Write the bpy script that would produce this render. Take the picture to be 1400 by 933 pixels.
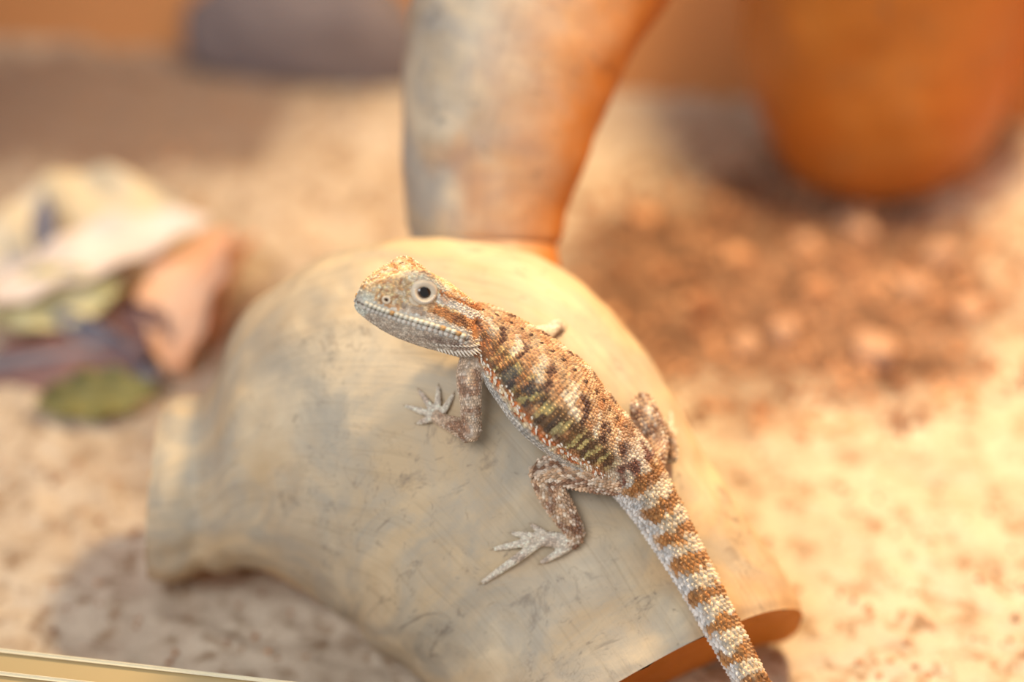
import bpy, bmesh, math, random
import numpy as np
from mathutils import Vector, noise as mnoise
from mathutils.bvhtree import BVHTree
from mathutils.kdtree import KDTree

random.seed(7); rng = np.random.default_rng(7)
for o in list(bpy.data.objects): bpy.data.objects.remove(o)
scene = bpy.context.scene
COL = scene.collection

# ------------------------------------------------------------------ camera
PITCH = math.radians(35.0)
CAM = np.array([0.0, -0.6963, 0.6115])
FPX = 100.0 / 36.0 * 1400.0
FWD = np.array([0, math.cos(PITCH), -math.sin(PITCH)])
UPV = np.array([0, math.sin(PITCH), math.cos(PITCH)])
XV = np.array([1.0, 0, 0])
TOW = -FWD                                   # towards the camera
cam_d = bpy.data.cameras.new('camera'); cam = bpy.data.objects.new('camera', cam_d); COL.objects.link(cam)
cam.location = CAM; cam.rotation_euler = (math.pi / 2 - PITCH, 0, 0)
cam_d.lens = 100; cam_d.sensor_width = 36; cam_d.clip_start = 0.05; cam_d.clip_end = 20
cam_d.dof.use_dof = True; cam_d.dof.focus_distance = 0.848; cam_d.dof.aperture_fstop = 2.7
cam_d.dof.aperture_blades = 0
scene.camera = cam

# ------------------------------------------------------------------ world, lamps, exposure
w = bpy.data.worlds.new('room_daylight'); scene.world = w; w.use_nodes = True
w.node_tree.nodes['Background'].inputs[0].default_value = (0.90, 0.95, 1.0, 1)
w.node_tree.nodes['Background'].inputs[1].default_value = 0.36

def area_light(name, loc, target, size, power, color, shape='DISK', size_y=None):
    d = bpy.data.lights.new(name, 'AREA'); d.shape = shape; d.size = size
    if size_y: d.size_y = size_y
    d.energy = power; d.color = color
    o = bpy.data.objects.new(name, d); COL.objects.link(o); o.location = loc
    o.rotation_euler = (Vector(target) - Vector(loc)).to_track_quat('-Z', 'Y').to_euler()
    return o
# the warm basking bulb over the right of the tank, and the window behind the camera
bl = bpy.data.lights.new('basking_lamp', 'SPOT'); bl.energy = 17.0; bl.color = (1.0, 0.73, 0.39)
bl.spot_size = math.radians(112); bl.spot_blend = 1.0; bl.shadow_soft_size = 0.040
blo = bpy.data.objects.new('basking_lamp', bl); COL.objects.link(blo); blo.location = (0.175, 0.215, 0.51)
blo.rotation_euler = (Vector((0.17, 0.12, 0.0)) - Vector(blo.location)).to_track_quat('-Z', 'Y').to_euler()
area_light('room_window', (-0.9, -1.7, 2.0), (0, 0, 0.05), 1.3, 38, (0.95, 0.97, 1.0), 'RECTANGLE', 1.1)

vs = scene.view_settings
vs.view_transform = 'Standard'; vs.look = 'None'; vs.gamma = 1.0; vs.use_curve_mapping = False
vs.exposure = 0.36

# ------------------------------------------------------------------ helpers
def at(px, py, d):
    return CAM + d * (FWD + (px - 700) / FPX * XV - (py - 466.5) / FPX * UPV)
def at_z(px, py, z):
    r = FWD + (px - 700) / FPX * XV - (py - 466.5) / FPX * UPV
    return CAM + (z - CAM[2]) / r[2] * r
def unit(v):
    v = np.asarray(v, float); return v / (np.linalg.norm(v, axis=-1, keepdims=True) + 1e-12)
def s2l(c):
    c = np.asarray(c, float) / 255.0
    return np.where(c <= 0.04045, c / 12.92, ((c + 0.055) / 1.055) ** 2.4)
def nz(p, f=1.0, off=0.0):
    return mnoise.noise(Vector((p[0] * f + off, p[1] * f - off, p[2] * f + 2 * off)))
def smooth(a, b, x):
    t = np.clip((x - a) / (b - a), 0, 1); return t * t * (3 - 2 * t)
def spline(pts, n):
    """Catmull-Rom through the rows of pts, n samples, spaced by chord length."""
    P = np.asarray(pts, float)
    k = len(P); seg = np.linalg.norm(np.diff(P[:, :3], axis=0), axis=1)
    T = np.concatenate([[0], np.cumsum(np.maximum(seg, 1e-9))])
    M = np.zeros_like(P)
    for i in range(k):
        a, b = max(0, i - 1), min(k - 1, i + 1)
        M[i] = (P[b] - P[a]) / (T[b] - T[a])
    t = np.linspace(0, T[-1], n); out = np.zeros((n, P.shape[1]))
    idx = np.clip(np.searchsorted(T, t, side='right') - 1, 0, k - 2)
    h = T[idx + 1] - T[idx]; x = (t - T[idx]) / h
    h = h[:, None]; x = x[:, None]
    out = ((2*x**3 - 3*x**2 + 1) * P[idx] + (x**3 - 2*x**2 + x) * h * M[idx]
           + (-2*x**3 + 3*x**2) * P[idx + 1] + (x**3 - x**2) * h * M[idx + 1])
    return out

def off_wood(V, gap=.00022):
    out = []
    for p in V:
        h = BVH_LOG.find_nearest(Vector(p), .012)
        if h[0] is not None:
            n = np.array(h[1]); dd = np.dot(np.asarray(p) - np.array(h[0]), n)
            if dd < gap: p = np.array(h[0]) + n * gap
        out.append(p)
    return out
def mesh_obj(name, verts, faces, mat, parent=None, smooth_sh=True, cols=None, uvs=None):
    me = bpy.data.meshes.new(name)
    me.from_pydata([tuple(v) for v in verts], [], [tuple(f) for f in faces])
    if smooth_sh: me.polygons.foreach_set('use_smooth', [True] * len(me.polygons))
    if cols is not None:
        a = me.color_attributes.new('Col', 'FLOAT_COLOR', 'POINT')
        c = np.ones((len(verts), 4)); c[:, :3] = cols
        a.data.foreach_set('color', c.ravel())
    if uvs is not None:
        uvs = np.asarray(uvs)
        l = me.uv_layers.new(name='wood'); vi = np.zeros(len(me.loops), int); me.loops.foreach_get('vertex_index', vi)
        lu = uvs[vi]; per = uvs[:, 1].max()      # unwrap the strip that closes each limb
        for pl in me.polygons:
            q = lu[pl.loop_start:pl.loop_start + pl.loop_total, 1]
            if q.max() - q.min() > per / 2: q[q < per / 2] += per
        l.data.foreach_set('uv', lu.ravel())
    me.update()
    if mat: me.materials.append(mat)
    o = bpy.data.objects.new(name, me); COL.objects.link(o)
    if parent: o.parent = parent
    return o
def tag(o, label=None, cat=None, group=None, kind=None):
    if label: o['label'] = label
    if cat: o['category'] = cat
    if group: o['group'] = group
    if kind: o['kind'] = kind
    return o
def grid_faces(nI, nJ, off=0, closed=True):
    F = []
    for i in range(nI - 1):
        for j in range(nJ if closed else nJ - 1):
            a = off + i * nJ + j; b = off + i * nJ + (j + 1) % nJ
            F.append((a, b, b + nJ, a + nJ))
    return F

# ------------------------------------------------------------------ materials
class Mat:
    def __init__(s, name, rough=0.7, spec=0.3):
        s.m = bpy.data.materials.new(name); s.m.use_nodes = True
        s.nt = s.m.node_tree; s.b = s.nt.nodes['Principled BSDF']
        s.b.inputs['Roughness'].default_value = rough
        s.b.inputs['Specular IOR Level'].default_value = spec
    def n(s, t, **kw):
        nd = s.nt.nodes.new(t)
        for k, v in kw.items():
            if k in nd.inputs: nd.inputs[k].default_value = v
            else: setattr(nd, k, v)
        return nd
    def l(s, a, b): s.nt.links.new(a, b)
    def coord(s, kind='Object', scale=(1, 1, 1), rot=(0, 0, 0)):
        if kind == 'wood':
            c = s.n('ShaderNodeUVMap', uv_map='wood').outputs[0]
        else: c = s.n('ShaderNodeTexCoord').outputs[kind]
        mp = s.n('ShaderNodeMapping'); mp.inputs['Scale'].default_value = scale; mp.inputs['Rotation'].default_value = rot
        s.l(c, mp.inputs[0]); return mp.outputs[0]
    def noise(s, co, scale, detail=4, rough=0.55, dist=0.0):
        nd = s.n('ShaderNodeTexNoise'); nd.inputs['Scale'].default_value = scale
        nd.inputs['Detail'].default_value = detail; nd.inputs['Roughness'].default_value = rough
        nd.inputs['Distortion'].default_value = dist
        s.l(co, nd.inputs['Vector']); return nd.outputs['Fac']
    def ramp(s, fac, stops):
        r = s.n('ShaderNodeValToRGB'); e = r.color_ramp.elements
        while len(e) < len(stops): e.new(0.5)
        for el, (p, c) in zip(e, stops):
            el.position = p
            el.color = (*c, 1) if not np.isscalar(c) else (c, c, c, 1)
        s.l(fac, r.inputs[0]); return r.outputs[0]
    def mix(s, fac, a, b, mode='MIX'):
        m = s.n('ShaderNodeMix', data_type='RGBA', blend_type=mode)
        for v, i in ((fac, 0), (a, 6), (b, 7)):
            if hasattr(v, 'links'): s.l(v, m.inputs[i])
            else: m.inputs[i].default_value = v if np.isscalar(v) else (*v, 1)
        return m.outputs[2]
    def bump(s, h, strength, dist):
        b = s.n('ShaderNodeBump'); b.inputs['Strength'].default_value = strength; b.inputs['Distance'].default_value = dist
        s.l(h, b.inputs['Height']); s.l(b.outputs[0], s.b.inputs['Normal'])
    def color(s, c):
        if hasattr(c, 'links'): s.l(c, s.b.inputs['Base Color'])
        else: s.b.inputs['Base Color'].default_value = (*c, 1)
def L(*c): return tuple(float(x) for x in s2l(c))

def wood_mat(name, main, pale, grey, gold, grey_amt=0.5, bounce_tint=False):
    m = Mat(name, 0.62, 0.35)
    co = m.coord('wood', (1, 1, 1))
    big = m.noise(co, 22, 4, 0.6, 0.6)
    base = m.mix(m.ramp(big, [(0.35, 0.0), (0.65, 1.0)]), main, pale)
    # weathered grey islands
    g = m.noise(m.coord('wood', (1, 1, 1), (0, 0, .3)), 34, 6, 0.62, 1.0)
    base = m.mix(m.ramp(g, [(1 - grey_amt - .12, 0.0), (1 - grey_amt + .12, 0.75)]), base, grey)
    # golden patches where the bark is off
    gg = m.noise(m.coord('Object'), 13, 3, 0.5, 0.5)
    base = m.mix(m.ramp(gg, [(0.54, 0.0), (0.68, 0.75)]), base, gold)
    if bounce_tint:      # warm bounce light painted into the colour of one whole side
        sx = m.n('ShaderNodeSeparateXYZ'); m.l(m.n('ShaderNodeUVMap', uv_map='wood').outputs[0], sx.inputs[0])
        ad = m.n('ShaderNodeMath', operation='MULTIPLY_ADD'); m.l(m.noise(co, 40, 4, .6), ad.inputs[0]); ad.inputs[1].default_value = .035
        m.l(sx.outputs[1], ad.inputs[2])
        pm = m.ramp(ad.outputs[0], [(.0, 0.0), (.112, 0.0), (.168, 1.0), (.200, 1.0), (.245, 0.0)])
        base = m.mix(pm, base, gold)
    # long fine grain running with the limb
    gr = m.noise(m.coord('wood', (18, 420, 1)), 1.0, 5, 0.65, 1.2)
    base = m.mix(m.ramp(gr, [(0.30, 0.30), (0.48, 0.0)]), base, tuple(x * .5 for x in main))
    # dark specks and bruises
    sp = m.noise(co, 130, 5, 0.7, 1.5)
    base = m.mix(m.ramp(sp, [(0.60, 0.0), (0.72, 0.65)]), base, L(92, 78, 70))
    st_ = m.noise(m.coord('wood', (1, .7, 1)), 48, 6, .72, 1.1)
    base = m.mix(m.ramp(st_, [(0.60, 0.0), (0.70, 0.6)]), base, L(104, 92, 82))
    # thin wandering insect trails
    wv = m.noise(co, 60, 2, 0.5, 2.6)
    trail = m.ramp(wv, [(0.485, 0.0), (0.5, 0.42), (0.515, 0.0)])
    tm = m.ramp(m.noise(co, 18, 2), [(0.5, 0.0), (0.62, 1.0)])
    trail = m.mix(1.0, trail, tm, 'MULTIPLY')
    base = m.mix(trail, base, L(110, 92, 78))
    m.color(base)
    hb = m.mix(0.5, gr, sp)
    m.bump(hb, 0.35, 0.0012)
    return m.m
M_LOG = wood_mat('driftwood', L(190, 164, 128), L(212, 192, 160), L(162, 154, 140), L(198, 152, 98), 0.50)
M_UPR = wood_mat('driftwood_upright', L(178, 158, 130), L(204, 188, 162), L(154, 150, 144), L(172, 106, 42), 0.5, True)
M_STUMP = wood_mat('golden_log', L(168, 104, 40), L(186, 120, 52), L(142, 110, 70), L(176, 100, 28), 0.36)
M_STUMP.node_tree.nodes['Principled BSDF'].inputs['Roughness'].default_value = 0.38

m = Mat('cut_wood', 0.7, 0.25); co = m.coord('Object')
m.color(m.mix(m.noise(co, 240, 4), L(206, 140, 62), L(176, 108, 44))); m.bump(m.noise(co, 500, 3), .4, .001); M_CUT = m.m

m = Mat('sand', 0.95, 0.1); co = m.coord('Object')
c1 = m.mix(m.ramp(m.noise(co, 26, 5, .6), [(0.35, 0.), (0.65, 1.)]), L(198, 180, 158), L(218, 202, 180))
c1 = m.mix(m.ramp(m.noise(co, 95, 5, .65, .6), [(0.50, 0.), (0.64, .85)]), c1, L(152, 124, 96))
c1 = m.mix(m.ramp(m.noise(co, 900, 3, .7), [(0.30, .5), (0.5, 0.)]), c1, L(146, 118, 96))
# dark bark soil in front of the golden log, painted shade at back left
def blob(m, cx, cy, rx, ry):
    mp = m.n('ShaderNodeMapping'); mp.inputs['Location'].default_value = (-cx / rx, -cy / ry, 0)
    mp.inputs['Scale'].default_value = (1 / rx, 1 / ry, 0)
    m.l(m.n('ShaderNodeTexCoord').outputs['Object'], mp.inputs[0])
    ln = m.n('ShaderNodeVectorMath', operation='LENGTH'); m.l(mp.outputs[0], ln.inputs[0])
    ad = m.n('ShaderNodeMath', operation='MULTIPLY_ADD'); m.l(m.noise(co, 30, 5, .65), ad.inputs[0])
    ad.inputs[1].default_value = 1.3; ad.inputs[2].default_value = -0.65
    sm = m.n('ShaderNodeMath', operation='ADD'); m.l(ln.outputs['Value'], sm.inputs[0]); m.l(ad.outputs[0], sm.inputs[1])
    return m.ramp(sm.outputs[0], [(0.70, 1.0), (1.0, 0.0)])
pA = at_z(1085, 385, 0); pB = at_z(110, 150, 0)
soil = m.mix(m.ramp(m.noise(co, 75, 5, .65, .5), [(0.35, 0.), (0.62, 1.)]), L(84, 62, 50), L(150, 116, 92))
c1 = m.mix(blob(m, pA[0], pA[1], .105, .095), c1, soil)
c1 = m.mix(blob(m, pB[0], pB[1], .12, .055), c1, L(146, 124, 108))  # shade over the back-left ground, put into the sand colour
m.color(c1)
m.bump(m.mix(.5, m.noise(co, 420, 4, .7), m.noise(co, 1800, 2, .6)), .6, .003); M_SAND = m.m

m = Mat('tank_back_panel', 0.7, 0.2); co = m.coord('Object', (1, 1, 1))
m.color(m.mix(m.noise(co, 9, 3, .5), L(192, 134, 84), L(210, 150, 98))); m.bump(m.noise(m.coord('Object', (3, 60, 60)), 4, 4), .2, .002); M_WALL = m.m

m = Mat('cream_plastic', 0.45, 0.4); m.color(m.mix(m.noise(m.coord('Object'), 30, 3), L(188, 166, 122), L(176, 152, 108))); M_RAIL = m.m
m = Mat('pale_plastic_edge', 0.5, 0.4); m.color(m.mix(m.noise(m.coord('Object'), 60, 3), L(232, 222, 194), L(222, 208, 176))); M_RAILTOP = m.m

m = Mat('grey_stone', 0.85, 0.2); co = m.coord('Object')
m.color(m.mix(m.noise(co, 40, 6, .65), L(96, 88, 92), L(140, 128, 126))); m.bump(m.noise(co, 90, 6, .7), .7, .004); M_ROCK = m.m
m = Mat('bark_crumb', 0.95, 0.1); co = m.coord('Object')
m.color(m.mix(m.ramp(m.noise(co, 45, 3), [(.4, 0.), (.62, 1.)]), L(126, 84, 62), L(206, 158, 120))); M_CRUMB = m.m
m = Mat('pale_pebble', 0.9, 0.15); co = m.coord('Object')
m.color(m.mix(m.noise(co, 60, 4), L(158, 122, 98), L(190, 156, 130))); m.bump(m.noise(co, 200, 4), .5, .002); M_PEB = m.m

def leaf_mat(name, a, b, rib, trans=0.2):
    m = Mat(name, 0.55, 0.35); co = m.coord('Object')
    m.color(m.mix(m.ramp(m.noise(co, 45, 5, .6), [(.36, 0.), (.64, 1.)]), a, b))
    m.bump(m.noise(co, 160, 3), .3, .0015)
    return m.m
M_LEAF = {
 'cream': leaf_mat('cream_leaf', L(208, 190, 154), L(222, 208, 182), L(240, 236, 230)),
 'white': leaf_mat('white_leaf_rib', L(226, 214, 206), L(212, 198, 188), L(250, 246, 246)),
 'green': leaf_mat('yellow_green_leaf', L(188, 180, 122), L(218, 208, 166), L(230, 226, 190)),
 'dark': leaf_mat('dark_green_leaf', L(92, 90, 54), L(136, 130, 78), L(160, 160, 90)),
 'purple': leaf_mat('purple_leaf', L(92, 66, 72), L(132, 98, 92), L(170, 140, 140)),
 'slate': leaf_mat('slate_leaf', L(96, 94, 104), L(132, 128, 138), L(180, 180, 190)),
 'peach': leaf_mat('peach_leaf', L(226, 166, 124), L(236, 196, 166), L(240, 214, 190)),
}

def vc_mat(name, rough, spec, nscale, amt):
    m = Mat(name, rough, spec)
    a = m.n('ShaderNodeAttribute', attribute_name='Col')
    f = m.ramp(m.noise(m.coord('Object'), nscale, 3, .6), [(.3, 1 - amt), (.7, 1.0)])
    m.color(m.mix(1.0, a.outputs['Color'], f, 'MULTIPLY'))
    m.bump(m.noise(m.coord('Object'), nscale * 1.6, 2), .25, .0003)
    return m
M_SKIN = vc_mat('lizard_skin', 0.6, 0.3, 1500, .30).m
M_SCALE = vc_mat('lizard_scale', 0.5, 0.4, 1800, .16).m
m = Mat('lizard_spine', 0.5, 0.4); m.color(m.mix(m.noise(m.coord('Object'), 500, 2), L(236, 226, 210), L(214, 196, 172))); M_SPINE = m.m
m = Mat('lizard_claw', 0.4, 0.4); m.color(m.mix(m.noise(m.coord('Object'), 900, 2), L(150, 128, 104), L(186, 166, 138))); M_CLAW = m.m
m = Mat('eye_pupil', 0.06, 0.6); m.color(m.mix(m.noise(m.coord('Object'), 900, 2), L(22, 16, 14), L(34, 24, 20))); M_PUPIL = m.m
m = Mat('eye_iris', 0.12, 0.6); m.color(m.mix(m.noise(m.coord('Object'), 1500, 3), L(52, 34, 22), L(104, 72, 44))); M_IRIS = m.m
m = Mat('eyelid', 0.55, 0.35); m.color(m.mix(m.noise(m.coord('Object'), 800, 3), L(222, 208, 186), L(196, 172, 140))); m.bump(m.noise(m.coord('Object'), 2500, 2), .4, .0003); M_LID = m.m
m = Mat('nostril_dark', 0.8, 0.1); m.color(m.mix(m.noise(m.coord('Object'), 900, 2), L(60, 40, 32), L(84, 58, 44))); M_DARK = m.m
m = Mat('ear_skin', 0.5, 0.35); m.color(m.mix(m.noise(m.coord('Object'), 500, 3), L(186, 116, 70), L(220, 156, 104))); M_EAR = m.m

# ------------------------------------------------------------------ the tank (setting)
PSI = math.radians(-9.5)
DX = np.array([math.cos(PSI), math.sin(PSI), 0]); DY = np.array([-math.sin(PSI), math.cos(PSI), 0])
WB = at_z(130, 80, 0) + DY * 0.004              # a point on the foot of the back wall
def tank(u, v, z): return WB + DX * u + DY * v + np.array([0, 0, z])
U0, U1 = -0.17, 0.56
RF = at_z(0, 885, 0.04)                          # the front rail passes through here
V_FRONT = float(np.dot(RF - WB, DY))
def box(name, u0, u1, v0, v1, z0, z1, mat, parent=None):
    V = [tank(u, v, z) for z in (z0, z1) for v in (v0, v1) for u in (u0, u1)]
    F = [(0, 2, 3, 1), (4, 5, 7, 6), (0, 1, 5, 4), (2, 6, 7, 3), (0, 4, 6, 2), (1, 3, 7, 5)]
    bm = bmesh.new(); vs_ = [bm.verts.new(tuple(p)) for p in V]
    for f in F: bm.faces.new([vs_[i] for i in f])
    bmesh.ops.bevel(bm, geom=bm.edges[:], offset=0.0008, segments=2, affect='EDGES')
    me = bpy.data.meshes.new(name); bm.to_mesh(me); bm.free(); me.materials.append(mat)
    o = bpy.data.objects.new(name, me); COL.objects.link(o)
    if parent: o.parent = parent
    return o
tag(box('wall_back', U0 - .012, U1 + .012, 0, .012, -.01, .40, M_WALL), kind='structure')
tag(box('wall_left', U0 - .012, U0, V_FRONT - .02, 0, -.01, .40, M_WALL), kind='structure')
tag(box('wall_right', U1, U1 + .012, V_FRONT - .02, 0, -.01, .40, M_WALL), kind='structure')
tag(box('wall_front', U0 - .012, U1 + .012, V_FRONT - .030, V_FRONT - .0005, -.35, .0335, M_RAIL), kind='structure')
# double sliding-door track on the front lip
tr = bpy.data.objects.new('trim_1', None); COL.objects.link(tr); tr.location = tank(U0, V_FRONT, .034)
tag(tr, kind='structure')
def trim_part(name, v0, v1, z0, z1, mat):
    o = box(name, U0 - .012, U1 + .012, v0, v1, z0, z1, mat); o.parent = tr
    o.matrix_parent_inverse = __import__('mathutils').Matrix.Translation(-Vector(tr.location))
trim_part('track_base', V_FRONT - .030, V_FRONT, .0337, .0386, M_RAIL)
for k, v in enumerate((V_FRONT - .0018, V_FRONT - .0118, V_FRONT - .0205, V_FRONT - .0290)):
    trim_part('track_rib', v, v + .0017, .0388, .0402, M_RAILTOP)

# sand bed
nx, ny = 420, 300
us = np.linspace(U0 + .0005, U1 - .0005, nx); vs2 = np.linspace(V_FRONT + .0003, -.0005, ny)
SV = []
for v in vs2:
    for u in us:
        p = tank(u, v, 0)
        h = .0030 * nz(p, 18) + .0020 * nz(p, 48, 3) + .0013 * nz(p, 130, 7)
        h += .0012 * max(0, nz(p, 75, 11)) - .0035 * max(0, nz(p, 60, 21) - .25)
        back = max(0, 1 - abs(v) / .07); h += .006 * back * back
        p[2] = h - .0015
        SV.append(p)
SV = np.array(SV)
floor = mesh_obj('floor', SV, grid_faces(ny, nx, 0, False), M_SAND); tag(floor, kind='structure')
BVH_FLOOR = BVHTree.FromPolygons([Vector(p) for p in SV], grid_faces(ny, nx, 0, False))
def floor_z(x, y):
    h = BVH_FLOOR.ray_cast(Vector((x, y, .3)), Vector((0, 0, -1)))
    return h[0].z if h[0] else 0.0

# ------------------------------------------------------------------ driftwood
wood = bpy.data.objects.new('driftwood_branch', None); COL.objects.link(wood)
wood.location = at_z(600, 900, 0)
tag(wood, 'pale weathered driftwood arch with a thick upright limb, under the lizard', 'driftwood')
WINV = __import__('mathutils').Matrix.Translation(-Vector(wood.location))
# px, py, half-thickness px, perp (image), depth, depth-ratio
SEC = [(217, 672, 128, (.08, -1), .940, .92), (262, 667, 124, (.03, -1), .938, .90), (298, 648, 138, (-.0, -1), .936, .88),
       (328, 610, 168, (-.03, -1), .933, .84), (374, 584, 198, (.0, -1), .930, .80), (470, 576, 250, (.10, -1), .922, .80),
       (612, 602, 277, (.45, -.89), .916, .82), (692, 680, 270, (.66, -.75), .914, .84),
       (772, 775, 249, (.80, -.60), .912, .86), (852, 892, 245, (.85, -.53), .906, .88),
       (893, 957, 241, (.86, -.50), .900, .88)]
rows = []
for px, py, r, pd, d, k in SEC:
    c = at(px, py, d); n_ = math.hypot(*pd)
    A = (XV * pd[0] - UPV * pd[1]) / n_
    R = r * d / FPX
    rows.append(list(c) + list(A) + [R, R * k])
S = spline(rows, 260)
nJ = 200
th = np.linspace(0, 2 * np.pi, nJ, endpoint=False) - np.pi / 2     # seam on the side away from the front glass
LG = np.zeros((len(S), nJ, 3)); arc = np.concatenate([[0], np.cumsum(np.linalg.norm(np.diff(S[:, :3], axis=0), axis=1))])
total = arc[-1]
for i, row in enumerate(S):
    c, A, R, Rd = row[:3], unit(row[3:6]), row[6], row[7]
    T = S[min(i + 1, len(S) - 1), :3] - S[max(i - 1, 0), :3]
    B = TOW - np.dot(TOW, A) * A
    endt = smooth(total - .05, total, arc[i]) * .36
    T = unit(T - np.dot(T, B) * B); B = unit(B - T * endt)
    # flared rim on the far end, slightly necked behind it
    a = arc[i]
    fl = 1 + .04 * math.exp(-((a - .006) / .006) ** 2) - .055 * math.exp(-((a - .0165) / .004) ** 2)
    for j, t in enumerate(th):
        q = A * math.cos(t) * R + B * math.sin(t) * Rd
        p = c + q * fl
        n_ = unit(q)
        h = .0030 * nz(p, 14, 2) + .0012 * nz(p, 42, 5) + .0005 * nz(p, 130, 9)
        h -= .0022 * max(0, nz(p, 55, 31) - .35)
        ed = max(math.exp(-(a / .003) ** 2), math.exp(-((total - a) / .002) ** 2))
        p = p + n_ * (h * (1 - .3 * ed) - .0012 * ed)
        LG[i, j] = p
LG_flat = LG.copy()
LGf = LG.reshape(-1, 3).copy()
def clamp_floor(P):
    for p in P:
        if p[2] < .002: p[2] = max(-.006, .002 - (.002 - p[2]) * .12)
    return P
LGf = clamp_floor(LGf)
uv = np.stack([np.repeat(arc, nJ), np.tile(th + np.pi / 2, len(S)) * .05], 1)
fc = grid_faces(len(S), nJ)
limb = mesh_obj('arched_limb', LGf, fc, M_LOG, wood, uvs=uv); limb.matrix_parent_inverse = WINV
BVH_LOG = BVHTree.FromPolygons([Vector(p) for p in LGf], fc)
def end_cap(ring, inward, name, depth):
    """cut face: outer ring, chamfer, shallow rough bowl"""
    c = ring.mean(0); V = []; nR = 14
    for k in range(nR):
        f = 1 - k / (nR - 1) * .97
        for p in ring:
            q = c + (p - c) * f
            q = q + inward * (depth * smooth(1.0, .7, f) if True else 0) + inward * .0008 * nz(q, 160, 4)
            V.append(q)
    V.append(c + inward * depth)
    F = grid_faces(nR, len(ring)); L0 = (nR - 1) * len(ring)
    F += [(L0 + (j + 1) % len(ring), L0 + j, len(V) - 1) for j in range(len(ring))][::1]
    V = clamp_floor(np.array(V))
    o = mesh_obj(name, V, F, M_CUT, wood); o.matrix_parent_inverse = WINV
    return o
n0 = unit(S[3, :3] - S[0, :3]); n1 = -unit(S[-1, :3] - S[-4, :3])
end_cap(LG[0], n0, 'hollow_end', .018)['label'] = 'hollow rough end of the arch'
end_cap(LG[-1], n1, 'cut_end', .004)['label'] = 'freshly cut orange end face'

UP = [(672, 440, 108, .944), (664, 338, 98, .950), (665, 312, 106, .950), (666, 270, 114, .950), (675, 200, 129, .951), (695, 100, 144, .953),
      (729, 0, 160, .956), (770, -90, 172, .960), (815, -200, 180, .965)]
S2 = spline([list(at(a, b, d)) + [r * d / FPX] for a, b, r, d in UP], 150)
UG = []; uvu = []; nJ2 = 130
for i, row in enumerate(S2):
    T = unit(S2[min(i + 1, len(S2) - 1), :3] - S2[max(i - 1, 0), :3])
    A = unit(XV - np.dot(XV, T) * T); B = np.cross(T, A)
    for j in range(nJ2):
        t = 2 * np.pi * j / nJ2; tt = t + np.pi / 2
        q = A * math.cos(tt) + B * math.sin(tt) * .92
        p = row[:3] + q * row[3]
        p = p + q * (.0022 * nz(p, 22, 4) + .0012 * nz(p, 60, 8) - .0030 * max(0, nz(p, 48, 15) - .30))
        UG.append(p); uvu.append((i / 150 * .26, t * .035))
F = grid_faces(150, nJ2); UG.append(S2[-1, :3]); uvu.append((.26, 0))
F += [((148 + 1) * nJ2 + j, (149) * nJ2 + (j + 1) % nJ2, len(UG) - 1) for j in range(nJ2)]
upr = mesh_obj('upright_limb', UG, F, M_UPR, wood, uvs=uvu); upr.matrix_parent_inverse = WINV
upr['label'] = 'thick upright limb, grey, with warm bounce light painted down one side'

# golden log standing by the back wall
bc = at_z(1216, 284, 0); bc = bc + np.array([-.003, .026, 0])
GV = []; uvg = []; prof = [(0, .012), (.001, .026), (.006, .036), (.016, .043), (.032, .050), (.055, .0555), (.09, .058), (.14, .0585), (.18, .057), (.20, .056)]
PS = spline([(z, 0, 0, r) for z, r in prof], 110); nJ3 = 110
for i, row in enumerate(PS):
    z, r = row[0], row[3]
    for j in range(nJ3):
        t = 2 * np.pi * j / nJ3; tt = t + np.pi / 2
        q = np.array([math.cos(tt), math.sin(tt) * .84, 0])
        p = bc + q * r + np.array([.02 * (z - .1), .0 * z, z + .0005])
        p = p + q * (.0030 * nz(p, 20, 6) + .001 * nz(p, 60, 9))
        GV.append(p); uvg.append((z, t * .056))
F = grid_faces(110, nJ3)
GV += [bc + np.array([-.002, 0, .0004]), bc + np.array([.0020, 0, .202])]; uvg += [(0, 0), (.26, 0)]
F += [((j + 1) % nJ3, j, len(GV) - 2) for j in range(nJ3)] + [(109 * nJ3 + j, 109 * nJ3 + (j + 1) % nJ3, len(GV) - 1) for j in range(nJ3)]
glog = mesh_obj('golden_log', GV, F, M_STUMP, uvs=uvg)
tag(glog, 'thick smooth golden orange log standing upright beside the back wall', 'log')

# grey stone against the back wall
def rock(name, c, rx, ry, rz, mat, seed, amp=.18, freq=1.4, sub=4, rot=0.0, cut=-.35):
    bm = bmesh.new(); bmesh.ops.create_icosphere(bm, subdivisions=sub, radius=1)
    for v in bm.verts:
        p = np.array(v.co); k = 1 + amp * nz(p, freq, seed) + amp * .45 * nz(p, freq * 2.6, seed + 5)
        q = np.sign(p) * np.abs(p) ** .8
        q = q * k; q[2] = max(q[2], cut)
        x, y = q[0] * rx, q[1] * ry
        v.co = (c[0] + x * math.cos(rot) - y * math.sin(rot), c[1] + x * math.sin(rot) + y * math.cos(rot), c[2] + (q[2] - cut) * rz)
    me = bpy.data.meshes.new(name); bm.to_mesh(me); bm.free()
    me.polygons.foreach_set('use_smooth', [True] * len(me.polygons)); me.materials.append(mat)
    o = bpy.data.objects.new(name, me); COL.objects.link(o); return o
rc = at_z(425, 112, 0)
tag(rock('grey_stone', (rc[0], rc[1] + .008, .004), .052, .020, .034, M_ROCK, 3, rot=PSI), 'rough dark grey stone lying at the foot of the tan back wall', 'stone')

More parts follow.
